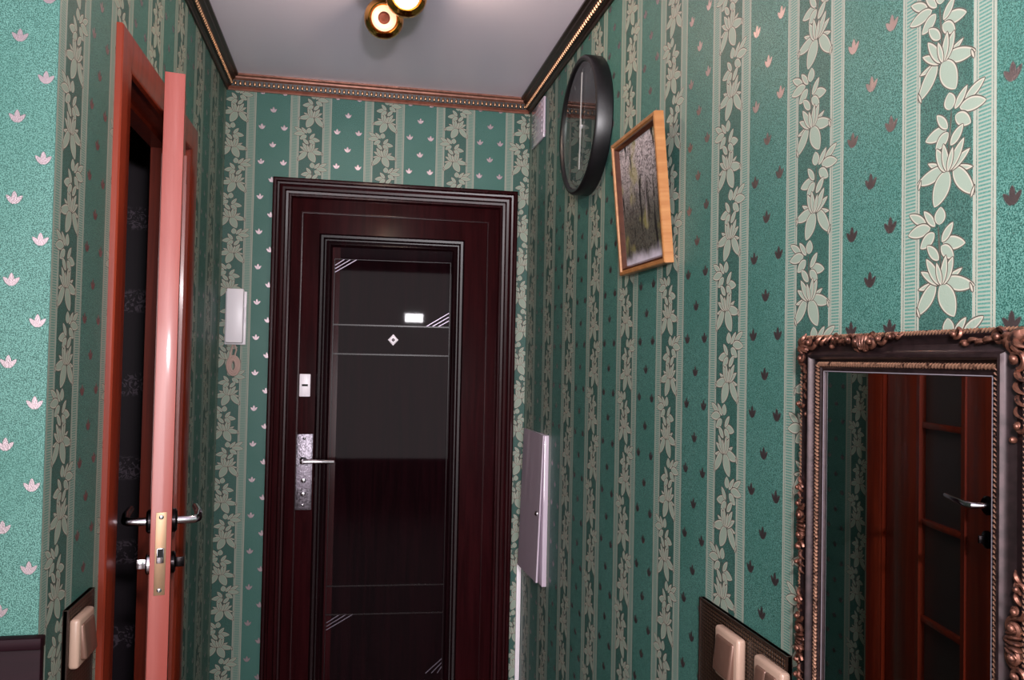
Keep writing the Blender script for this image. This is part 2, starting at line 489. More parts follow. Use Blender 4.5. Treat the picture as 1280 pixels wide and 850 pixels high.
BASIS = {'right': Matrix(((0, 0, -1), (-1, 0, 0), (0, 1, 0))),
         'left': Matrix(((0, 0, 1), (1, 0, 0), (0, 1, 0))),
         'end': Matrix(((1, 0, 0), (0, 0, -1), (0, 1, 0)))}


def thing(name, label, cat, loc, wall=None, kind=None, group=None):
    o = bpy.data.objects.new(name, None); C.objects.link(o); o.empty_display_size = 0.05
    mw = BASIS[wall].to_4x4() if wall else Matrix.Identity(4)
    o.matrix_world = Matrix.Translation(loc) @ mw
    o['label'] = label; o['category'] = cat
    if kind: o['kind'] = kind
    if group: o['group'] = group
    return o


def struct(name, bm, mat, label, cat, smooth=False):
    o = fin(name, bm, mat, smooth=smooth); o['kind'] = 'structure'; o['label'] = label; o['category'] = cat
    return o


# ------------------------------------------------------------------ room shell
TH = 0.085
b_ = bm_new(); box(b_, XR, XR + TH, HALL_Y, YE + TH, 0, ZC)
struct('wall_right', b_, M_WR, 'right corridor wall in striped green floral wallpaper, behind mirror and clock', 'wall')
b_ = bm_new(); box(b_, XL - TH, XR, YE, YE + TH, 0, ZC)
struct('wall_end', b_, M_WE, 'end wall in green floral wallpaper around the dark entrance door', 'wall')
b_ = bm_new()
box(b_, XL - TH, XL, YF, D2A, 0, ZC); box(b_, XL - TH, XL, D2B, YE, 0, ZC); box(b_, XL - TH, XL, D2A, D2B, D2Z, ZC)
struct('wall_left', b_, M_WL, 'left corridor wall in green floral wallpaper, pierced by the cherry-red doorway', 'wall')
b_ = bm_new(); box(b_, HALL_X, XL - TH, YF, YF + TH, 0, ZC); box(b_, XL - TH, XL - 0.0005, YF - 0.0008, YF + 0.02, 0, ZC)
struct('wall_left_front', b_, M_WF, 'short wall facing us at far left, green with small pale tulips', 'wall')
b_ = bm_new(); box(b_, HALL_X - TH, HALL_X, HALL_Y, YF + TH, 0, ZC)
struct('wall_hall_left', b_, M_WL, 'green papered hall side wall left of the maroon board', 'wall')
b_ = bm_new(); box(b_, HALL_X - TH, XR + TH, HALL_Y - TH, HALL_Y, 0, ZC)
struct('wall_rear', b_, M_WF, 'green papered hall wall at the opposite end from the entrance door', 'wall')
b_ = bm_new(); box(b_, HALL_X - TH, XR + TH, HALL_Y - TH, YE + TH, -0.08, 0)
struct('floor', b_, M_FLOOR, 'brown laminate floor of the corridor', 'floor')
b_ = bm_new(); box(b_, HALL_X - TH, XR + TH, HALL_Y - TH, YE + TH, ZC, ZC + 0.08)
struct('ceiling', b_, M_CEIL, 'smooth pale lilac ceiling over the corridor', 'ceiling')
# dark room behind the open door
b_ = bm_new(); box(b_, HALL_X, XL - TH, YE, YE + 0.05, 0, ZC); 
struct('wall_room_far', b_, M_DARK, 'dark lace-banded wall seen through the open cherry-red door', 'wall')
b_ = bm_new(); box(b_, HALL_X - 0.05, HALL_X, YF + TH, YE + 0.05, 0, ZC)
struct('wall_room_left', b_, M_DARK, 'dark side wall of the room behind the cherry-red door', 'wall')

# ------------------------------------------------------------------ crown moulding
CH, CD = 0.050, 0.045


def crown_profile():      # (d from wall, z below ceiling) -> convex/concave steps
    return [(0.0, -CH), (0.006, -CH), (0.008, -CH + 0.004), (0.006, -CH + 0.008), (0.012, -CH + 0.011), (0.016, -CH + 0.018),
            (0.024, -CH + 0.030), (0.030, -CH + 0.034), (0.034, -CH + 0.036), (0.036, -CH + 0.041), (CD, -CH + 0.044), (CD, 0.0), (0.0, 0.0)]


def crown(name, wall, length, loc, mat, label, inv=False, beadmat=None):
    t_ = thing(name, label, 'moulding', loc, wall, 'structure')
    b = bm_new(); pr = crown_profile()
    A = [b.verts.new((d, z, d)) for d, z in pr]                   # mitre: ends follow the depth
    B = [b.verts.new((length - d, z, d)) for d, z in pr]
    for i in range(len(pr) - 1): b.faces.new((A[i], B[i], B[i + 1], A[i + 1]))
    fin('moulding_body', b, mat, t_)
    b = bm_new(); n = int(length / 0.0165)
    for i in range(1, n):
        x = i * 0.0165
        if x < 0.02 or x > length - 0.02: continue
        blob(b, (x, -CH + 0.0220, 0.0205), (0.0058, 0.0100, 0.0066), 0.0, 6, 4)
    fin('bead_row', b, beadmat or M_CBEAD, t_, label='row of small gilded egg-shaped beads', stuff=True)
    b = bm_new(); A = [(0.0125, -CH + 0.0125), (0.0185, -CH + 0.0125), (0.0255, -CH + 0.0315), (0.0190, -CH + 0.0315)]
    q0 = [b.verts.new((d, z, d)) for d, z in A]; q1 = [b.verts.new((length - d, z, d)) for d, z in A]
    for i in range(4): b.faces.new((q0[i], q0[(i + 1) % 4], q1[(i + 1) % 4], q1[i]))
    fin('bead_channel', b, M_CHAN, t_, label='near-black channel behind the beads')
    return t_


crown('trim_1', 'end', XR - XL, (XL, YE, ZC), M_CROWN_LIT, 'beaded crown moulding with painted-in light above the entrance door')
crown('trim_2', 'right', YE - 0.3, (XR, YE, ZC), M_CROWN_SHADED, 'beaded crown moulding with painted-in shade along the right wall above the round clock')
crown('trim_3', 'left', YE - YF, (XL, YF, ZC), M_CROWN_SHADED, 'beaded crown moulding with painted-in shade along the left wall above the red doorway')

# ------------------------------------------------------------------ entrance door (end wall)
d1 = thing('door_1', 'dark mahogany entrance door with moulded panel, closed, at the corridor end', 'door', (0, YE, 0), 'end', 'structure')
OX0, OX1, OZ = -0.290, 0.604, 2.060
b = bm_new()
sweep_rect(b, OX0, OX1, 0.0, OZ, [(0, 0), (0, 0.034), (0.005, 0.038), (0.012, 0.038), (0.016, 0.030), (0.022, 0.028), (0.026, 0.034), (0.034, 0.037),
                                 (0.042, 0.034), (0.046, 0.024), (0.054, 0.022), (0.058, 0.026), (0.064, 0.026), (0.068, 0.018), (0.070, 0.0)], closed=False)
fin('casing', b, M_MAH, d1)
b = bm_new(); box(b, OX0 + 0.068, OX1 - 0.068, 0.005, OZ - 0.068, 0.001, 0.012, 0.002)
leaf1 = fin('leaf', b, M_MAH, d1)
b = bm_new()
sweep_rect(b, -0.191, 0.501, 0.12, 1.945, [(0, 0.0115), (0.001, 0.0145), (0.004, 0.015), (0.007, 0.0145), (0.008, 0.0115)])
fin('groove_bead', b, M_MAH, d1)
b = bm_new()
sweep_rect(b, -0.125, 0.408, 0.15, 1.868, [(0, 0.011), (0.002, 0.020), (0.008, 0.026), (0.016, 0.024), (0.022, 0.017), (0.026, 0.016), (0.032, 0.021), (0.040, 0.023),
                                           (0.046, 0.018), (0.049, 0.013)])
fin('panel_moulding', b, M_MAHP, d1)
PX0, PX1 = -0.076, 0.359
b = bm_new(); box(b, PX0, PX1, 0.199, 1.819, 0.0115, 0.0145)
def slant(bm):                                  # tilt added to the panel to carry the flash glare sideways
    for v in bm.verts: v.co.z += 0.009 + (v.co.x - 0.14) * math.tan(math.radians(3.5))


slant(b); fin('centre_panel', b, M_MAHC, d1)
b = bm_new()
R0, R1 = 0.0140, 0.0185
sweep_rect(b, PX0 + 0.006, PX1 - 0.004, 0.21, 1.778, [(0, R0), (0.0008, R1), (0.003, R1), (0.0038, R0)])
for z in (1.537, 1.431, 0.592, 0.490): obox(b, (PX0 + 0.008, z), (PX1 - 0.006, z), 0.005, R0, R1)
slant(b); fin('panel_rib', b, M_MAHP, d1, smooth=False)
b = bm_new()
for k in range(3):
    q = 0.018 * k
    obox(b, (PX0 + 0.010, 1.728 + q * 0.7), (0.010 - q * 1.2, 1.776), 0.003, R0, R1)
    obox(b, (0.268 + q * 1.2, 1.538), (PX1 - 0.008, 1.590 - q * 0.8), 0.003, R0, R1)
    obox(b, (PX0 + 0.012, 0.436 + q * 0.7), (0.028 - q * 1.3, 0.490), 0.003, R0, R1)
    obox(b, (0.294 + q * 1.2, 0.270), (PX1 - 0.006, 0.322 - q * 0.8), 0.003, R0, R1)
slant(b); fin('corner_rays', b, M_GROOVE, d1, smooth=False, label='slanting inlaid lines in the panel corners')
# handle set
b = bm_new(); box(b, -0.186, -0.128, 0.868, 1.140, 0.0115, 0.017, 0.0015)
hp = fin('handle_plate', b, M_STEEL, d1, label='long worn silvery handle plate')
b = bm_new()
for i in range(7):
    obox(b, (-0.180 + i * 0.0077, 0.945), (-0.180 + i * 0.0077, 1.022), 0.0022, 0.0165, 0.0185)
for i in range(9):
    obox(b, (-0.182, 0.948 + i * 0.009), (-0.132, 0.948 + i * 0.009), 0.0018, 0.0165, 0.0182)
fin('engraved_grid', b, M_GROOVE, hp, smooth=False)
for z, r in ((0.974, 0.009), (0.925, 0.009)):
    b = bm_new(); lathe(b, [(r, 0.016), (r, 0.022), (r * 0.7, 0.026), (0.001, 0.027)], -0.158, z, 20)
    fin('lock_cylinder', b, M_CHROME, hp)
    b = bm_new(); obox(b, (-0.158, z - 0.006), (-0.158, z + 0.003), 0.0022, 0.024, 0.0276); fin('keyhole', b, M_HOLE, hp, smooth=False)
for z in (1.124, 0.886):
    b = bm_new(); lathe(b, [(0.005, 0.016), (0.005, 0.019), (0.003, 0.0205), (0.0005, 0.021)], -0.158, z, 14); fin('screw', b, M_CHROME, hp)
b = bm_new()
lathe(b, [(0.013, 0.016), (0.013, 0.024), (0.009, 0.028), (0.009, 0.052), (0.011, 0.058), (0.008, 0.064), (0.001, 0.066)], -0.160, 1.046, 20)
ps = [(-0.160, 1.046, 0.058), (-0.140, 1.047, 0.060), (-0.115, 1.047, 0.060), (-0.085, 1.046, 0.058), (-0.052, 1.045, 0.055)]
tube(b, ps, [0.009, 0.0085, 0.008, 0.0075, 0.007], 10)
fin('lever', b, M_CHROME, d1, label='polished chrome lever')
# latch plaque
b = bm_new(); box(b, -0.181, -0.142, 1.274, 1.356, 0.0115, 0.021, 0.003)
lp = fin('latch_plate', b, M_WHITE, d1, label='small white latch plate with a dark slot')
b = bm_new(); box(b, -0.172, -0.151, 1.312, 1.319, 0.0205, 0.0225, 0.0005); fin('latch_slot', b, M_HOLE, lp)
# peephole
b = bm_new()
vs = [b.verts.new((0.149 + 0.019 * math.cos(a), 1.486 + 0.021 * math.sin(a), 0.019)) for a in (0, PI / 2, PI, 1.5 * PI)]
ins = [b.verts.new((0.149 + 0.010 * math.cos(a + PI / 4), 1.486 + 0.010 * math.sin(a + PI / 4), 0.023)) for a in (0, PI / 2, PI, 1.5 * PI)]
bot = [b.verts.new((v.co.x, v.co.y, 0.014)) for v in vs]
for i in range(4):
    b.faces.new((vs[i], ins[i], ins[i - 1])); b.faces.new((vs[i], vs[(i + 1) % 4], ins[i])); b.faces.new((bot[i], bot[(i + 1) % 4], vs[(i + 1) % 4], vs[i]))
b.faces.new(ins); slant(b)
ph = fin('peephole', b, M_WHITE, d1, smooth=False, label='pale diamond-shaped peephole surround')
b = bm_new(); lathe(b, [(0.006, 0.022), (0.006, 0.025), (0.004, 0.0255), (0.0004, 0.0252)], 0.149, 1.486, 16); slant(b); fin('peephole_lens', b, M_DARKMETAL, ph)

# ------------------------------------------------------------------ interior door (left wall); local x = world Y, y = Z, z = out from wall (+X)
d2 = thing('door_2', 'cherry-red veneered interior door standing slightly open towards the corridor', 'door', (XL, 0, 0), 'left', 'structure')
CW = 0.075
b = bm_new()
sweep_rect(b, D2A - CW + 0.004, D2B + CW - 0.012, 0.0, D2Z + CW - 0.026, [(0, 0), (0, 0.010), (0.003, 0.013), (0.030, 0.014), (0.064, 0.012), (CW - 0.004, 0.008), (CW - 0.002, 0.0)], closed=False)
fin('casing', b, M_CHERRY, d2)
b = bm_new()
sweep_rect(b, D2A - 0.002, D2B + 0.002, 0.0, D2Z + 0.002, [(0.0, 0.008), (0.016, 0.008), (0.016, -0.052), (0.028, -0.052), (0.028, -TH - 0.008), (0.0, -TH - 0.008)], closed=False)
fin('jamb', b, M_CHERRY, d2)
b = bm_new()
sweep_rect(b, D2A - CW, D2B + CW, 0.0, D2Z + CW, [(0, -TH), (0, -TH - 0.014), (CW - 0.002, -TH - 0.012), (CW, -TH)], closed=False)
fin('inner_casing', b, M_CHERRY, d2)
# the leaf: pivot at the far jamb; local frame of leaf: x from hinge (0) to free edge (+LW), y up, z = corridor face outwards
LW, LT = 0.612, 0.040
HY, HX = 2.357, 0.0
ang = math.radians(10.8)
lf = bm_new()
# stiles, rails as one body with a recess for the panel column
ST, MID0, MID1 = 0.0, 0.205, 0.452
box(lf, 0, MID0, 0.012, 2.0, -LT, 0, 0.002); box(lf, MID1, LW, 0.012, 2.0, -LT, 0, 0.002)
box(lf, MID0 - 0.001, MID1 + 0.001, 1.86, 2.0, -LT, 0, 0.001); box(lf, MID0 - 0.001, MID1 + 0.001, 0.012, 0.20, -LT, 0, 0.001)
leaf2 = fin('leaf', lf, M_CHERRY, d2)
# leaf local -> d2 local : x_leaf axis points to -worldY (towards camera) and +X
ca, sa = math.cos(ang), math.sin(ang)
ml = Matrix(((-ca, 0, -sa, HY), (0, 1, 0, 0), (sa, 0, -ca, -0.004), (0, 0, 0, 1)))
leaf2.data.transform(Matrix.Diagonal((1, 1, -1, 1)))
leaf2.data.flip_normals()
leaf2.matrix_local = ml
# in leaf coordinates the corridor face is now z = 0 and the room face z = +LT


def lfin(name, bm, mat, smooth=True, label=None):
    o = fin(name, bm, mat, leaf2, smooth=smooth, label=label); return o


b = bm_new(); box(b, LW - 0.0002, LW + 0.0018, 0.012, 2.0, 0.0005, LT - 0.0005, 0.0006)
lfin('edge_band', b, M_EDGE, label='paler pinkish edge of the leaf facing us')
b = bm_new(); box(b, MID0 - 0.002, MID1 + 0.002, 0.198, 1.862, 0.014, 0.026)
lfin('panel_glass', b, M_FROST, label='dull grey panel between the stiles')
for z0, z1 in ((-0.006, 0.015), (0.025, LT + 0.006)):
    b = bm_new()
    sweep_rect(b, MID0 - 0.006, MID1 + 0.006, 0.194, 1.866, [(0, z0), (0, z1), (0.018, z1), (0.018, z0), (0, z0)])
    lfin('panel_bead', b, M_CHERRY, smooth=False)
for k in range(5):
    z = 0.38 + k * 0.29
    b = bm_new(); box(b, MID0 + 0.01, MID1 - 0.01, z - 0.009, z + 0.009, 0.002, LT - 0.002, 0.003); lfin('glazing_bar', b, M_CHERRY)
# lock plate on the free edge
ZL = 1.012
b = bm_new(); box(b, LW + 0.0015, LW + 0.0032, ZL - 0.084, ZL + 0.084, LT / 2 - 0.0105, LT / 2 + 0.0105, 0.0008)
lk = lfin('lock_plate', b, M_BRASS, label='matt brass lock plate on the door edge')
b = bm_new(); box(b, LW + 0.002, LW + 0.009, ZL - 0.018, ZL + 0.012, LT / 2 - 0.007, LT / 2 + 0.007, 0.001); lfin('latch_bolt', b, M_CHROME)
b = bm_new(); box(b, LW + 0.003, LW + 0.0096, ZL - 0.006, ZL + 0.011, LT / 2 - 0.0055, LT / 2 + 0.0055); lfin('latch_opening', b, M_HOLE, smooth=False)
for dz in (0.074, -0.074):
    b = bm_new(); blob(b, (LW + 0.003, ZL + dz, LT / 2), (0.0022, 0.005, 0.005)); lfin('screw', b, M_CHROME)
for side in (1, -1):
    f0 = LT if side < 0 else 0.0                # room face / corridor face
    s = 1 if side < 0 else -1
    hx, hz = LW - 0.055, 1.068
    b = bm_new()
    lathe(b, [(0.025, 0.0), (0.025, 0.006), (0.020, 0.010), (0.001, 0.011)], hx, hz, 24)
    bmesh.ops.transform(b, matrix=Matrix.Translation((0, 0, f0)) @ Matrix.Diagonal((1, 1, s, 1)), verts=b.verts)
    lfin('rosette', b, M_DARKMETAL)
    b = bm_new()
    tube(b, [(hx, hz, f0), (hx, hz, f0 + s * 0.030), (hx - 0.003, hz, f0 + s * 0.043), (hx - 0.015, hz, f0 + s * 0.050), (hx - 0.06, hz + 0.004, f0 + s * 0.052), (hx - 0.12, hz + 0.007, f0 + s * 0.046)],
         [0.0085, 0.0085, 0.009, 0.009, 0.008, 0.0065], 12)
    lfin('lever', b, M_CHROME if side > 0 else M_CHROME)
    b = bm_new()
    lathe(b, [(0.023, 0.0), (0.023, 0.006), (0.018, 0.009), (0.001, 0.0095)], hx, hz - 0.088, 24)
    box(b, hx - 0.003, hx + 0.003, hz - 0.088 - 0.010, hz - 0.088 + 0.010, 0.009, 0.026, 0.001)
    bmesh.ops.transform(b, matrix=Matrix.Translation((0, 0, f0)) @ Matrix.Diagonal((1, 1, s, 1)), verts=b.verts)
    lfin('thumb_turn', b, M_DARKMETAL if side > 0 else M_CHROME)

# ------------------------------------------------------------------ wall clock
ck = thing('wall_clock', 'round black wall clock with a dark reflecting face near the ceiling', 'clock', (XR, 2.17, 2.084), 'right')
R = 0.192
b = bm_new()
lathe(b, [(R - 0.03, 0.0), (R - 0.002, 0.0), (R, 0.003), (R, 0.040), (R - 0.003, 0.045), (R - 0.008, 0.047), (R - 0.014, 0.045), (R - 0.018, 0.040), (R - 0.020, 0.030)], 0, 0, 72, cap=False)
fin('rim', b, M_BLACK, ck)
b = bm_new(); lathe(b, [(R - 0.015, 0.002), (R - 0.015, 0.030)], 0, 0, 64)
dial = fin('dial', b, pmat('clock_dial', sr(22, 22, 26), 0.25), ck)
_mk = pmat('clock_marks', sr(120, 120, 124), 0.5)
for k in range(12):
    a = k * PI / 6
    b = bm_new()
    obox(b, ((R - 0.045) * math.sin(a), (R - 0.045) * math.cos(a)), ((R - 0.028) * math.sin(a), (R - 0.028) * math.cos(a)), 0.004, 0.0298, 0.0306)
    fin('hour_mark', b, _mk, ck, smooth=False)
for nm, a, l0, l1, wd, h in (('minute_hand', 0.06, -0.03, 0.150, 0.009, 0.0345), ('hour_hand', PI + 0.09, -0.02, 0.120, 0.010, 0.0330)):
    b = bm_new(); obox(b, (l0 * math.sin(a), l0 * math.cos(a)), (l1 * math.sin(a), l1 * math.cos(a)), wd, h, h + 0.001)
    fin(nm, b, M_WHITE, ck, smooth=False, label='thin pale hand')
b = bm_new(); lathe(b, [(0.006, 0.030), (0.006, 0.0365), (0.001, 0.037)], 0, 0, 16); fin('hub', b, M_WHITE, ck)
b = bm_new(); lathe(b, [(R - 0.017, 0.0385), (R - 0.017, 0.0400)], 0, 0, 64); fin('glass', b, M_GLASS, ck)

# ------------------------------------------------------------------ framed picture (leans forward at the top)
pc = thing('framed_picture', 'framed dark winter-forest picture in a golden wooden frame below the clock', 'picture', (XR - 0.002, 1.842, 1.630), 'right')
PWD, PHT = 0.283, 0.316
pc.matrix_world = pc.matrix_world @ Matrix.Rotation(math.radians(5.2), 4, 'X')
b = bm_new()
sweep_rect(b, 0, PWD, 0, PHT, [(0, 0), (0, 0.019), (0.002, 0.021), (0.008, 0.021), (0.010, 0.017), (0.013, 0.016), (0.013, 0.0), (0, 0)])
fin('frame', b, M_GOLDWOOD, pc)
b = bm_new()
sweep_rect(b, 0.012, PWD - 0.012, 0.012, PHT - 0.012, [(0, 0.004), (0, 0.0175), (0.003, 0.0175), (0.007, 0.012), (0.009, 0.009), (0.009, 0.004), (0, 0.004)])
fin('inner_lip', b, M_DARKWOOD, pc, label='darker brown inner lip of the frame')
b = bm_new(); box(b, 0.010, PWD - 0.010, 0.010, PHT - 0.010, 0.002, 0.0075); 
pr = fin('print', b, M_PRINT, pc, smooth=False, label='dark forest print with bare trunks over pale snow')
b = bm_new(); tube(b, [(PWD * 0.70 + 0.006 * math.cos(a), PHT + 0.001 + 0.005 * math.sin(a), 0.008) for a in [k * PI / 8 for k in range(9)]], 0.0012, 6); fin('hanging_loop', b, M_STEEL, pc)

# ------------------------------------------------------------------ ornate mirror
mr = thing('ornate_mirror', 'rectangular wall mirror in a dark carved frame with gilded scrolls', 'mirror', (XR, 1.040, 0.86), 'right')
MW, MH = 0.392, 0.603
b = bm_new()
sweep_rect(b, 0, MW, 0, MH, [(0, 0), (0, 0.018), (0.003, 0.024), (0.006, 0.025), (0.010, 0.0225), (0.016, 0.0215), (0.022, 0.024), (0.0255, 0.028), (0.027, 0.031),
                             (0.030, 0.0315), (0.032, 0.029), (0.033, 0.023), (0.037, 0.021), (0.043, 0.021), (0.045, 0.019), (0.050, 0.019), (0.051, 0.012), (0.03, 0.004)])
fin('frame', b, M_BRONZE, mr)
b = bm_new()


def rope(bm, off, h, step, r, tilt=0.95):
    x0, x1, y0, y1 = off, MW - off, off, MH - off
    for (p, q) in (((x0, y0), (x0, y1)), ((x0, y1), (x1, y1)), ((x1, y1), (x1, y0)), ((x1, y0), (x0, y0))):
        L = math.hypot(q[0] - p[0], q[1] - p[1]); n = int(L / step); a = math.atan2(q[1] - p[1], q[0] - p[0])
        for i in range(n):
            f = (i + 0.5) / n
            blob(bm, (p[0] + (q[0] - p[0]) * f, p[1] + (q[1] - p[1]) * f, h), (r * 1.45, r * 0.5, r), a + tilt, 6, 4)


rope(b, 0.0395, 0.0225, 0.0050, 0.0029)
fin('rope_bead', b, M_ROPE, mr, label='gilded twisted-rope bead round the glass', stuff=True)
b = bm_new(); rope(b, 0.003, 0.0235, 0.0050, 0.0028)
fin('outer_rope_bead', b, M_ROPE, mr, stuff=True)
b = bm_new(); sweep_rect(b, 0.0485, MW - 0.0485, 0.0485, MH - 0.0485, [(0, 0.017), (0.0, 0.0195), (0.0010, 0.0195), (0.0010, 0.017)])
fin('silver_line', b, pmat('dull_silver', sr(190, 180, 190), 0.5, metal=0.3), mr, smooth=False, label='thin silver line next to the glass')
b = bm_new(); box(b, 0.046, MW - 0.046, 0.046, MH - 0.046, 0.008, 0.0165)
mg = fin('mirror_glass', b, M_MIRROR, mr, smooth=False)


def scroll(bm, cx, cy, r, turns, start, sgn, rad, h=0.026):
    pts = []; rs = []
    N = int(16 * turns)
    for i in range(N + 1):
        f = i / N; a = start + sgn * f * turns * 2 * PI; rr = r * (1 - 0.82 * f)
        pts.append((cx + rr * math.cos(a), cy + rr * math.sin(a), h + 0.006 * f)); rs.append(rad * (1 - 0.35 * f))
    tube(bm, pts, rs, 6)
    blob(bm, (cx, cy, h + 0.006), (rad * 1.3, rad * 1.3, rad * 1.2))


def leafy(bm, x, y, a, L, wd, h=0.024):
    n = 7; prev = None
    pts = [(x + L * f * math.cos(a + 0.5 * f), y + L * f * math.sin(a + 0.5 * f), h + 0.004 * math.sin(PI * f)) for f in [i / n for i in range(n + 1)]]
    tube(bm, pts, [wd * (0.35 + 0.65 * math.sin(PI * min(1, (i + 0.6) / n))) * 0.6 for i in range(n + 1)], 6)


def corner(cx, cy, sx, sy):
    b = bm_new()
    blob(b, (cx + sx * 0.012, cy + sy * 0.012, 0.026), (0.013, 0.008, 0.009), PI / 4 * sx * sy)
    for k in range(5):
        a = -0.5 + k * 0.62
        leafy(b, cx + sx * 0.011, cy + sy * 0.011, math.atan2(sy * math.sin(a), sx * math.cos(a)), 0.016, 0.006, 0.028)
    scroll(b, cx + sx * 0.030, cy + sy * 0.010, 0.0095, 1.3, 0 if sx > 0 else PI, sy, 0.0032)
    scroll(b, cx + sx * 0.010, cy + sy * 0.032, 0.0095, 1.3, PI / 2 * sy, -sx, 0.0032)
    for k in range(4):
        leafy(b, cx + sx * (0.040 + 0.011 * k), cy + sy * (0.012 + 0.002 * (k % 2)), 0.25 if sx > 0 else PI - 0.25, 0.015, 0.0055 - 0.0008 * k)
        leafy(b, cx + sx * (0.012 + 0.002 * (k % 2)), cy + sy * (0.042 + 0.012 * k), sy * (PI / 2 - 0.25), 0.016, 0.0055 - 0.0008 * k)
    scroll(b, cx + sx * 0.088, cy + sy * 0.006, 0.006, 1.1, PI / 2, sx, 0.0026)
    scroll(b, cx + sx * 0.006, cy + sy * 0.096, 0.006, 1.1, 0, sy, 0.0026)
    blob(b, (cx + sx * 0.078, cy + sy * 0.016, 0.026), (0.0035, 0.0035, 0.004))
    blob(b, (cx + sx * 0.017, cy + sy * 0.110, 0.025), (0.0035, 0.0035, 0.004))
    fin('corner_scroll', b, M_CARVE, mr)


for cx, cy, sx, sy in ((0, MH, 1, -1), (MW, MH, -1, -1), (0, 0, 1, 1), (MW, 0, -1, 1)): corner(cx, cy, sx, sy)


def middle(cx, cy, horiz, s):
    b = bm_new()
    P = (lambda u, v: (cx + u, cy + v * s)) if horiz else (lambda u, v: (cx + v * s, cy + u))
    for sg in (-1, 1):
        x, y = P(sg * 0.014, 0.011); scroll(b, x, y, 0.010, 1.4, PI / 2 * sg, sg, 0.0034)
        x, y = P(sg * 0.030, 0.008); scroll(b, x, y, 0.007, 1.2, 0, -sg, 0.0028)
        x, y = P(sg * 0.052, 0.006); scroll(b, x, y, 0.005, 1.1, 0, sg, 0.0024)
        for k in range(3):
            x, y = P(sg * (0.036 + 0.010 * k), 0.008)
            leafy(b, x, y, (0 if sg > 0 else PI) if horiz else sg * PI / 2, 0.013, 0.0046)
    for k in range(-2, 3):
        x, y = P(k * 0.005, 0.012); blob(b, (x, y, 0.028), (0.0028, 0.010, 0.006) if horiz else (0.010, 0.0028, 0.006), (-k * 0.18) if horiz else k * 0.18)
    x, y = P(0, 0.020); blob(b, (x, y, 0.027), (0.004, 0.004, 0.004))
    fin('middle_scroll', b, M_CARVE, mr)


middle(0.150, MH, True, -1); middle(MW / 2, 0, True, 1)
middle(0, MH * 0.56, False, 1); middle(MW, MH * 0.50, False, -1)
middle(0, MH * 0.30, False, 1)

# ------------------------------------------------------------------ switches on mosaic boards


def board(label, wall, loc, wd, ht, group=None):
    t_ = thing('switch_board', label, 'backing board', loc, wall)
    b = bm_new(); box(b, 0, wd, -ht, 0, 0.0, 0.008, 0.0012)
    fin('board', b, M_BOARD, t_)
    b = bm_new(); sweep_rect(b, 0, wd, -ht, 0, [(0, 0.0), (0, 0.0095), (0.0035, 0.0095), (0.0035, 0.007)])
    fin('edging', b, pmat('board_edge', sr(58, 38, 30), 0.35), t_)
    return t_


def switch(label, wall, loc, double=False):
    t_ = thing('light_switch', label, 'switch', loc, wall)
    b = bm_new(); box(b, 0, 0.084, -0.084, 0, 0.0, 0.017, 0.006, 3)
    fin('switch_frame', b, M_BEIGE, t_)
    n = 2 if double else 1
    for k in range(n):
        x0 = 0.012 + k * 0.030; x1 = x0 + (0.0295 if double else 0.060)
        b = bm_new(); box(b, x0, x1, -0.072, -0.012, 0.012, 0.024, 0.004, 3)
        for v in b.verts:
            if v.co.z > 0.016: v.co.z += (-0.003 if v.co.y > -0.042 else 0.003)
        fin('rocker', b, M_BROCK, t_)
    return t_


board('dark mosaic-patterned board on the right wall carrying two beige switches', 'right', (XR, 1.398, 0.990), 0.304, 0.22)
switch('beige light switch with one wide rocker, farther from the mirror', 'right', (XR - 0.008, 1.302, 0.972))
switch('beige light switch with two narrow rockers, next to the mirror frame', 'right', (XR - 0.008, 1.166, 0.970), True)
board('dark mosaic-patterned board on the left wall beside the red door casing', 'left', (XL, 1.472, 0.986), 0.140, 0.22)
switch('beige light switch left of the red door casing', 'left', (XL + 0.008, 1.478, 0.968))

# ------------------------------------------------------------------ intercom on the end wall
ic = thing('intercom_handset', 'narrow white intercom handset on the wall left of the entrance door', 'intercom', (-0.437, YE, 1.456), 'end')
b = bm_new(); box(b, -0.006, 0.066, 0.0, 0.190, 0.0, 0.010, 0.002); fin('base', b, M_WHITE, ic)
b = bm_new(); box(b, 0.0, 0.058, 0.006, 0.198, 0.009, 0.036, 0.004); fin('handset', b, M_WHITE, ic)
b = bm_new(); box(b, 0.060, 0.0665, 0.080, 0.135, 0.008, 0.018, 0.001); fin('side_button', b, M_WHITE, ic)
cc = thing('cord_loop', 'small dusty-pink oval cord loop hanging under the intercom', 'cord', (-0.414, YE, 1.455), 'end')
b = bm_new()
for k, (rx, ry) in enumerate(((0.021, 0.034), (0.015, 0.027), (0.009, 0.020))):
    tube(b, [(rx * math.cos(a) + 0.003, -0.074 + ry * math.sin(a), 0.006 + 0.002 * k) for a in [i * 2 * PI / 24 for i in range(24)]], 0.0042, 8, closed=True)
tube(b, [(0.0, 0.0, 0.006), (-0.004, -0.015, 0.007), (-0.008, -0.030, 0.007), (-0.010, -0.048, 0.007)], 0.0035, 8)
tube(b, [(0.006, 0.0, 0.006), (0.012, -0.018, 0.007), (0.008, -0.034, 0.007), (0.008, -0.05, 0.007)], 0.003, 8)
o = fin('coil', b, M_PINKCORD, cc)

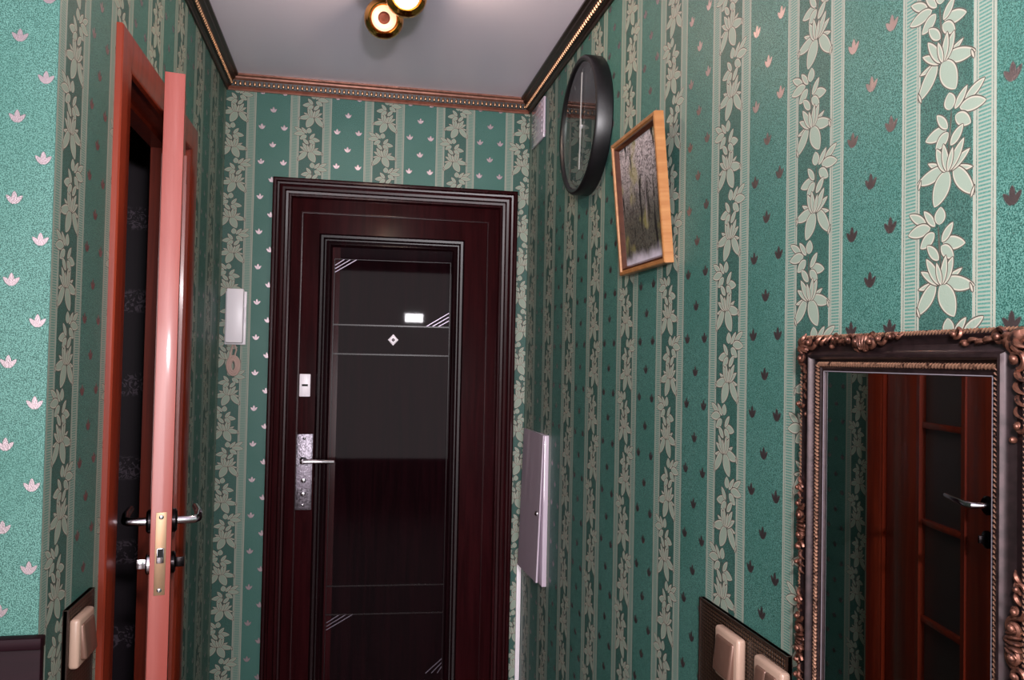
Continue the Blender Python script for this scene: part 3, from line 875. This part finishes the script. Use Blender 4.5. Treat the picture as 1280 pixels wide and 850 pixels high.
# ------------------------------------------------------------------ electrical cabinet, vent cover, cable channel at the right corner
eb = thing('fuse_cabinet', 'flat glossy off-white fuse cabinet low on right wall by the corner', 'cabinet', (XR, 2.90, 0.672), 'right')
b = bm_new(); box(b, 0.0, 0.300, 0.0, 0.500, 0.0, 0.016, 0.002); fin('cabinet_body', b, M_PINKW, eb)
b = bm_new()
vs = [(-0.005, -0.002), (0.290, 0.012), (0.300, 0.500), (0.0, 0.500)]
lo = [b.verts.new((x, y, 0.018 + (0.010 if y < 0.1 else 0.0))) for x, y in vs]; hi = [b.verts.new((x, y, 0.021 + (0.013 if y < 0.1 else 0.0))) for x, y in vs]
b.faces.new(lo[::-1]); b.faces.new(hi)
for i in range(4): b.faces.new((lo[i], lo[(i + 1) % 4], hi[(i + 1) % 4], hi[i]))
ed = fin('cabinet_door', b, M_PINKW, eb, smooth=False, label='thin glossy door gaping slightly at the bottom')
b = bm_new(); lathe(b, [(0.008, 0.022), (0.008, 0.030), (0.005, 0.034), (0.001, 0.035)], 0.30, 0.235, 16); b.transform(Matrix.Translation((-0.04, 0, 0))); fin('knob', b, M_CHROME, ed)
vc = thing('vent_cover', 'small pale rectangular vent cover high on right wall near the corner', 'vent', (XR, 2.93, 2.212), 'right')
b = bm_new(); box(b, 0.0, 0.19, 0.0, 0.145, 0.0, 0.008, 0.002); fin('cover_plate', b, M_PINKW, vc)
b = bm_new()
for k in range(6): box(b, 0.02, 0.17, 0.022 + k * 0.019, 0.032 + k * 0.019, 0.0075, 0.0095, 0.0006)
fin('louvre', b, M_PINKW, vc)
cch = thing('cable_channel', 'white vertical cable channel running down the right corner', 'cable channel', (0.634, YE, 0.0), 'end')
b = bm_new(); box(b, 0.0, 0.016, 0.0, 0.650, 0.0, 0.012, 0.001); fin('channel', b, M_WHITE, cch)

# ------------------------------------------------------------------ ceiling spotlight
cl = thing('ceiling_spotlight', 'polished gold ceiling spotlight with round heads, one bulb glowing', 'lamp', (0.10, 2.06, ZC))
b = bm_new(); lathe(b, [(0.085, 0.0), (0.085, -0.008), (0.078, -0.020), (0.03, -0.026), (0.002, -0.028)], 0, 0, 40); fin('canopy', b, M_GOLD, cl)
M_BULB_OFF = pmat('bulb_glass_dim', sr(244, 214, 170), 0.2, emis=(1.0, 0.72, 0.45), estr=0.9)
M_BULB_ON = pmat('bulb_glass_lit', sr(255, 235, 210), 0.2, emis=(1.0, 0.80, 0.58), estr=7.0)
M_BULB_C = pmat('bulb_centre', sr(190, 110, 90), 0.2, metal=0.4)


def head(pos, aim, lit, r=0.054):
    p = Vector(pos)
    q = (Vector(aim) - p).to_track_quat('Z', 'Y').to_matrix().to_4x4()
    mw = Matrix.Translation(p) @ q
    b = bm_new()
    prof = [(0.002, -r)] + [(r * math.sin(a), -r * math.cos(a)) for a in [PI * k / 20 for k in range(2, 15)]]
    prof += [(r * 0.80, r * 0.62), (r * 0.74, r * 0.70), (r * 0.68, r * 0.66), (r * 0.66, r * 0.3)]
    lathe(b, prof, 0, 0, 36, cap=False); b.transform(mw)
    hd = fin('spot_head', b, M_GOLD, cl)
    b = bm_new(); lathe(b, [(r * 0.62, r * 0.3), (r * 0.60, r * 0.50), (r * 0.50, r * 0.60), (r * 0.30, r * 0.63)], 0, 0, 32, cap=False)
    b.transform(mw); fin('bulb', b, M_BULB_ON if lit else M_BULB_OFF, hd)
    b = bm_new(); lathe(b, [(r * 0.31, r * 0.62), (r * 0.22, r * 0.50), (r * 0.12, r * 0.52), (0.0005, r * 0.62)], 0, 0, 24, cap=False)
    b.transform(mw); fin('bulb_centre', b, M_BULB_C, hd)
    # yoke to the canopy
    b = bm_new(); tube(b, [p + Vector((0, 0.0, r * 0.9)), (p.x * 0.9, p.y * 0.9, -0.022)], 0.006, 8); fin('neck', b, M_GOLD, cl)


def loc(v): return tuple(Vector(v) - Vector((0.10, 2.06, ZC)))


head(loc((0.064, 2.19, 2.342)), loc((0.02, 0.6, 1.78)), False)
head(loc((0.115, 2.06, 2.352)), loc((0.10, 0.9, 2.02)), True)
head(loc((0.04, 1.92, 2.352)), loc((-0.3, 1.5, 1.5)), True)
pl = bpy.data.lights.new('spot_bulb_light', 'POINT'); pl.energy = 5.0; pl.color = (1.0, 0.78, 0.6); pl.shadow_soft_size = 0.03
po = bpy.data.objects.new('spot_bulb_light', pl); C.objects.link(po); po.location = (0.11, 1.97, 2.30)

# ------------------------------------------------------------------ maroon board at lower left, towel and socket in the dark room
wb = thing('wooden_headboard', 'dark maroon wooden board against the wall at lower left corner', 'board', (HALL_X + 0.05, YF - 0.001, 0.0), 'end')
W_ = (-0.4525) - (HALL_X + 0.05)
b = bm_new(); box(b, 0, W_, 0.02, 0.966, 0.0, 0.016, 0.002); fin('back_panel', b, M_MAROON, wb)
b = bm_new(); box(b, 0, W_ + 0.002, 0.966, 0.984, 0.0, 0.022, 0.003); fin('top_rail', b, M_MAROON, wb)
for x in (0.02, W_ - 0.06):
    b = bm_new(); box(b, x, x + 0.04, 0.0, 0.03, 0.0, 0.02, 0.002); fin('foot', b, M_MAROON, wb)

tw = thing('hanging_towel', 'pale grey towel hanging in the dark room behind the door', 'towel', (-0.835, YE - 0.020, 0.345))
b = bm_new()
N = 14
front = []
for i in range(N + 1):
    f = i / N; z = 0.40 * (1 - f)
    wdt = 0.03 + 0.12 * f
    row = []
    for k in range(9):
        g = k / 8 - 0.5
        row.append(b.verts.new((g * wdt * 0.6, 0.008 * math.sin(g * 9 + f), z)))
    front.append(row)
for i in range(N):
    for k in range(8): b.faces.new((front[i][k], front[i + 1][k], front[i + 1][k + 1], front[i][k + 1]))
bmesh.ops.solidify(b, geom=b.faces[:], thickness=0.006)
fin('cloth', b, M_TOWEL, tw)
b = bm_new(); tube(b, [(0, 0.0, 0.390), (0, -0.008, 0.405), (0.0, 0.005, 0.415), (0.0, 0.020, 0.415)], 0.003, 8); fin('hook', b, M_CHROME, tw)

so = thing('wall_socket', 'small white wall socket low in the dark room behind the door', 'socket', (-0.745, YE, 0.135), 'end')
b = bm_new(); box(b, -0.02, 0.03, 0, 0.08, 0, 0.012, 0.004, 3); fin('socket_plate', b, M_WHITE, so)
b = bm_new(); lathe(b, [(0.013, 0.0115), (0.013, 0.0135), (0.010, 0.0135), (0.010, 0.012)], 0.005, 0.045, 20); fin('socket_face', b, M_HOLE, so)
